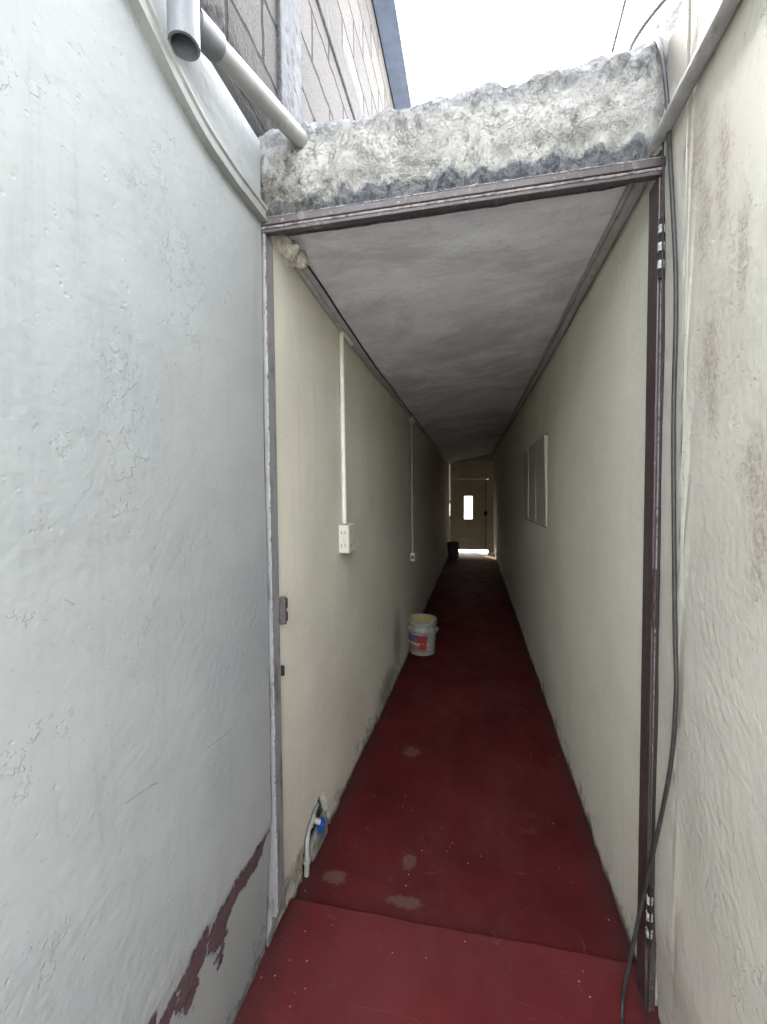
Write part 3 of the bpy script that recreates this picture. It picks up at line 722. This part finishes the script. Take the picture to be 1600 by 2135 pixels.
d = MB(); d.tube(catmull([(.449, 1.165, 2.30), (.4500, 1.160, 2.1), (.4520, 1.1585, 1.6), (.452, 1.158, 1.2), (.451, 1.160, .7), (.450, 1.163, .2), (.45, 1.165, .03)], 8), .0021, 8)
tag(d.done('wire', M_wire, smooth=True), 'thin dark wire running down beside the purple brown post', 'wire')
d = MB(); d.tube(catmull([(.405, 1.27, 2.54), (.42, 1.30, 2.62), (.47, 1.30, 2.69), (.53, 1.28, 2.735), (.60, 1.22, 2.755), (.8, 1.0, 2.8)], 8), .0058, 8)
tag(d.done('cable', M_wire, smooth=True), 'black cable looping off the beam against the white sky', 'cable')
d = MB(); d.tube([(.358, 1.27, 2.54), (.361, 1.27, 2.577), (.394, 1.268, 2.713), (.46, 1.26, 2.98), (.6, 1.25, 3.6)], .0042, 8)
tag(d.done('wire', M_wire), 'thin dark wire rising from the beam into the white sky', 'wire')

# ------------------------------------------------------------------ shuttered window
W = empty('shuttered_window', (.47, 3.48, 1.178), 'cream painted metal window with closed shutters in the passage wall', 'window')
d = MB(); d.box(.560, .580, 2.80, 4.16, 1.14, 1.84); d.done('back_panel', M_dark, W)
d = MB(); d.box(.478, .505, 2.842, 4.118, 1.180, 1.200); d.box(.478, .505, 2.842, 4.118, 1.778, 1.798); d.box(.478, .505, 4.09, 4.118, 1.2005, 1.7775); d.done('frame', M_panel, W, bevel=.002)
def shutter(ya, yb, xa, xb, tilt, lean=0.):
    Mx = Matrix.Translation((0, 0, 0)); s_ = MB(); z0, z1 = 1.186, 1.790
    v = []
    for (y, x) in ((ya, xa), (yb, xb)):
        for z in (z0, z1):
            t = (z - z0) / (z1 - z0)
            for dx in (0, .030): v.append(s_.b.verts.new((x - tilt * t + dx, y + (lean * t if y == ya else 0), z)))
    # v: ya z0 (0,1) ya z1 (2,3) yb z0 (4,5) yb z1 (6,7)
    for f in ((0, 4, 6, 2), (1, 3, 7, 5), (0, 2, 3, 1), (4, 5, 7, 6), (2, 6, 7, 3), (0, 1, 5, 4)): s_.b.faces.new([v[i] for i in f])
    return s_.done('shutter', M_panel, W, bevel=.004)
shutter(2.858, 3.30, .459, .461, .010, .035); shutter(3.315, 3.74, .457, .461, .003); shutter(3.755, 4.10, .456, .460, .002)

# ------------------------------------------------------------------ far end: header and street door
d = MB(); d.box(-.60, .52, 10.50, 10.64, 2.215, 2.49); tag(d.done('header_wall', M_header), 'plain plaster header above the street door at the far end', 'wall')
DR = empty('street_door', (-.1, 10.5, 0), 'dull cream steel street door with a bright slit window at the far end', 'door')
d = MB(); d.box(-.58, -.566, 10.46, 10.56, 0, 2.213); d.box(.345, .478, 10.48, 10.56, .0, 2.213); d.box(-.5655, .3445, 10.49, 10.55, 2.185, 2.213); fr = d.done('frame', M_dframe, DR, bevel=.004)
d = MB(); d.box(-.5655, .3445, 10.50, 10.55, 1.815, 2.184); d.done('transom_panel', M_door, DR)
d = MB(); d.box(-.5655, .3445, 10.465, 10.555, 1.780, 1.813); d.done('transom_bar', M_dframe, DR, bevel=.006)
# leaf built round the window slit
lf = MB(); WX0, WX1, WZ0, WZ1 = -.235, -.028, .800, 1.379
lf.box(-.5652, WX0, 10.505, 10.540, .038, 1.779); lf.box(WX1, .3025, 10.505, 10.540, .038, 1.779)
lf.box(WX0 + .0001, WX1 - .0001, 10.505, 10.540, .038, WZ0); lf.box(WX0 + .0001, WX1 - .0001, 10.505, 10.540, WZ1, 1.779)
leaf = lf.done('leaf', M_door, DR)
d = MB()
for z in (1.40, .845, .33, .12): d.box(-.555, -.242 if WZ0 < z < WZ1 else .285, 10.499, 10.5045, z - .012, z + .012)
d.box(-.555, .285, 10.497, 10.5045, .066, .10); d.done('rail', M_door, leaf, bevel=.002)
d = MB(); d.box(.286, .302, 10.495, 10.5045, .07, 1.775); d.done('edge_stile', M_black, leaf)
d = MB(); d.box(.245, .325, 10.470, 10.494, .90, 1.0); d.tube([(.25, 10.455, .95), (.32, 10.455, .95)], .012, 10); d.done('lock', M_black, leaf, bevel=.004)
d = MB(); d.box(.303, .3445, 10.50, 10.54, .038, 1.778); d.done('side_strip', M_dframe, fr)
d = MB(); d.box(WX0, WX1, 10.520, 10.524, WZ0, WZ1); d.done('pane', M_glass, leaf)
d = MB(); d.tube([(-.575, 10.452, z) for z in (1.20, 1.28)], .012, 10); d.tube([(-.575, 10.452, z) for z in (.80, .88)], .012, 10); d.done('hinge', M_black, fr)

# ------------------------------------------------------------------ buckets
def bucket(C, rb, rt, h, mats, label):
    Bk = empty('bucket', C, label, 'bucket'); C = Vector(C); s_ = rt / .130
    z = lambda f: h * f
    rr = lambda f: rb + (rt - .006 - rb) * f
    d = MB(); d.lathe(C, [(.001, .004), (rb - .006, .004), (rb - .003, 0), (rb, .006), (rr(.60), z(.60))], 48)
    d.lathe(C, [(rr(.60), z(.60)), (rr(.60) + .012, z(.605)), (rr(.64) + .014, z(.70)), (rr(.76) + .011, z(.69)), (rr(.80), z(.80))], 48)
    d.lathe(C, [(rr(.80), z(.80)), (rr(.88), z(.875)), (rr(.90) + .007, z(.88)), (rr(.93) + .008, z(.935)), (rr(.93), z(.94)), (rr(.96), z(.96)), (rt, z(.965)), (rt + .002, z(.985)), (rt - .002, z(1.0)), (rt - .009, z(1.0)), (rt - .010, z(.97))], 48)
    body = d.done('body', mats[0], Bk, smooth=True)
    d = MB(); d.lathe(C, [(rt - .0095, z(.985)), (rr(.7) - .008, z(.7)), (rb - .006, .012), (.001, .010)], 48); d.done('inside', mats[1], Bk, smooth=True)
    for a in (0.15, math.pi + .15):
        P = C + Vector((math.cos(a), math.sin(a), 0)) * (rr(.68) + .016) + Vector((0, 0, z(.69)))
        d = MB(); d.tube([P - Vector((math.cos(a), math.sin(a), 0)) * .006, P + Vector((math.cos(a), math.sin(a), 0)) * .008], .012, 12); d.done('handle_lug', mats[0], Bk, smooth=True)
    pts = []
    for k in range(25):
        a = .15 + math.pi + math.pi * k / 24; rad = rr(.68) + .020
        pts.append(C + Vector((math.cos(a) * rad, math.sin(a) * rad, z(.69) - .018 * math.sin(math.pi * k / 24))))
    d = MB(); d.tube(pts, .0022, 8); d.done('handle', mats[3], Bk, smooth=True)
    return Bk, rr, z
BK, rr, z = bucket((-.450, 3.66, .003), .115, .132, .305, (M_bkt, M_bin, None, M_condd), 'paint splashed white bucket with torn red label on the red floor')
lb = bmesh.new(); rows = []
for j in range(15):
    f = .09 + .50 * j / 14; row = []
    for i in range(41):
        a = R(-162 + 138 * i / 40); rd = rr(f) + .0015
        row.append(lb.verts.new(Vector((-.450, 3.66, .003)) + Vector((math.cos(a) * rd, math.sin(a) * rd, .305 * f))))
    rows.append(row)
for a, c_ in zip(rows, rows[1:]):
    for k in range(40): lb.faces.new((a[k], a[k + 1], c_[k + 1], c_[k]))
k_ = MB(); k_.b.free(); k_.b = lb; k_.done('paper_label', M_label, BK, smooth=True)
bucket((-.44, 9.25, .003), .115, .135, .36, (M_bkt2, M_bkt2, None, M_black), 'dark bucket standing in shadow near the street door')
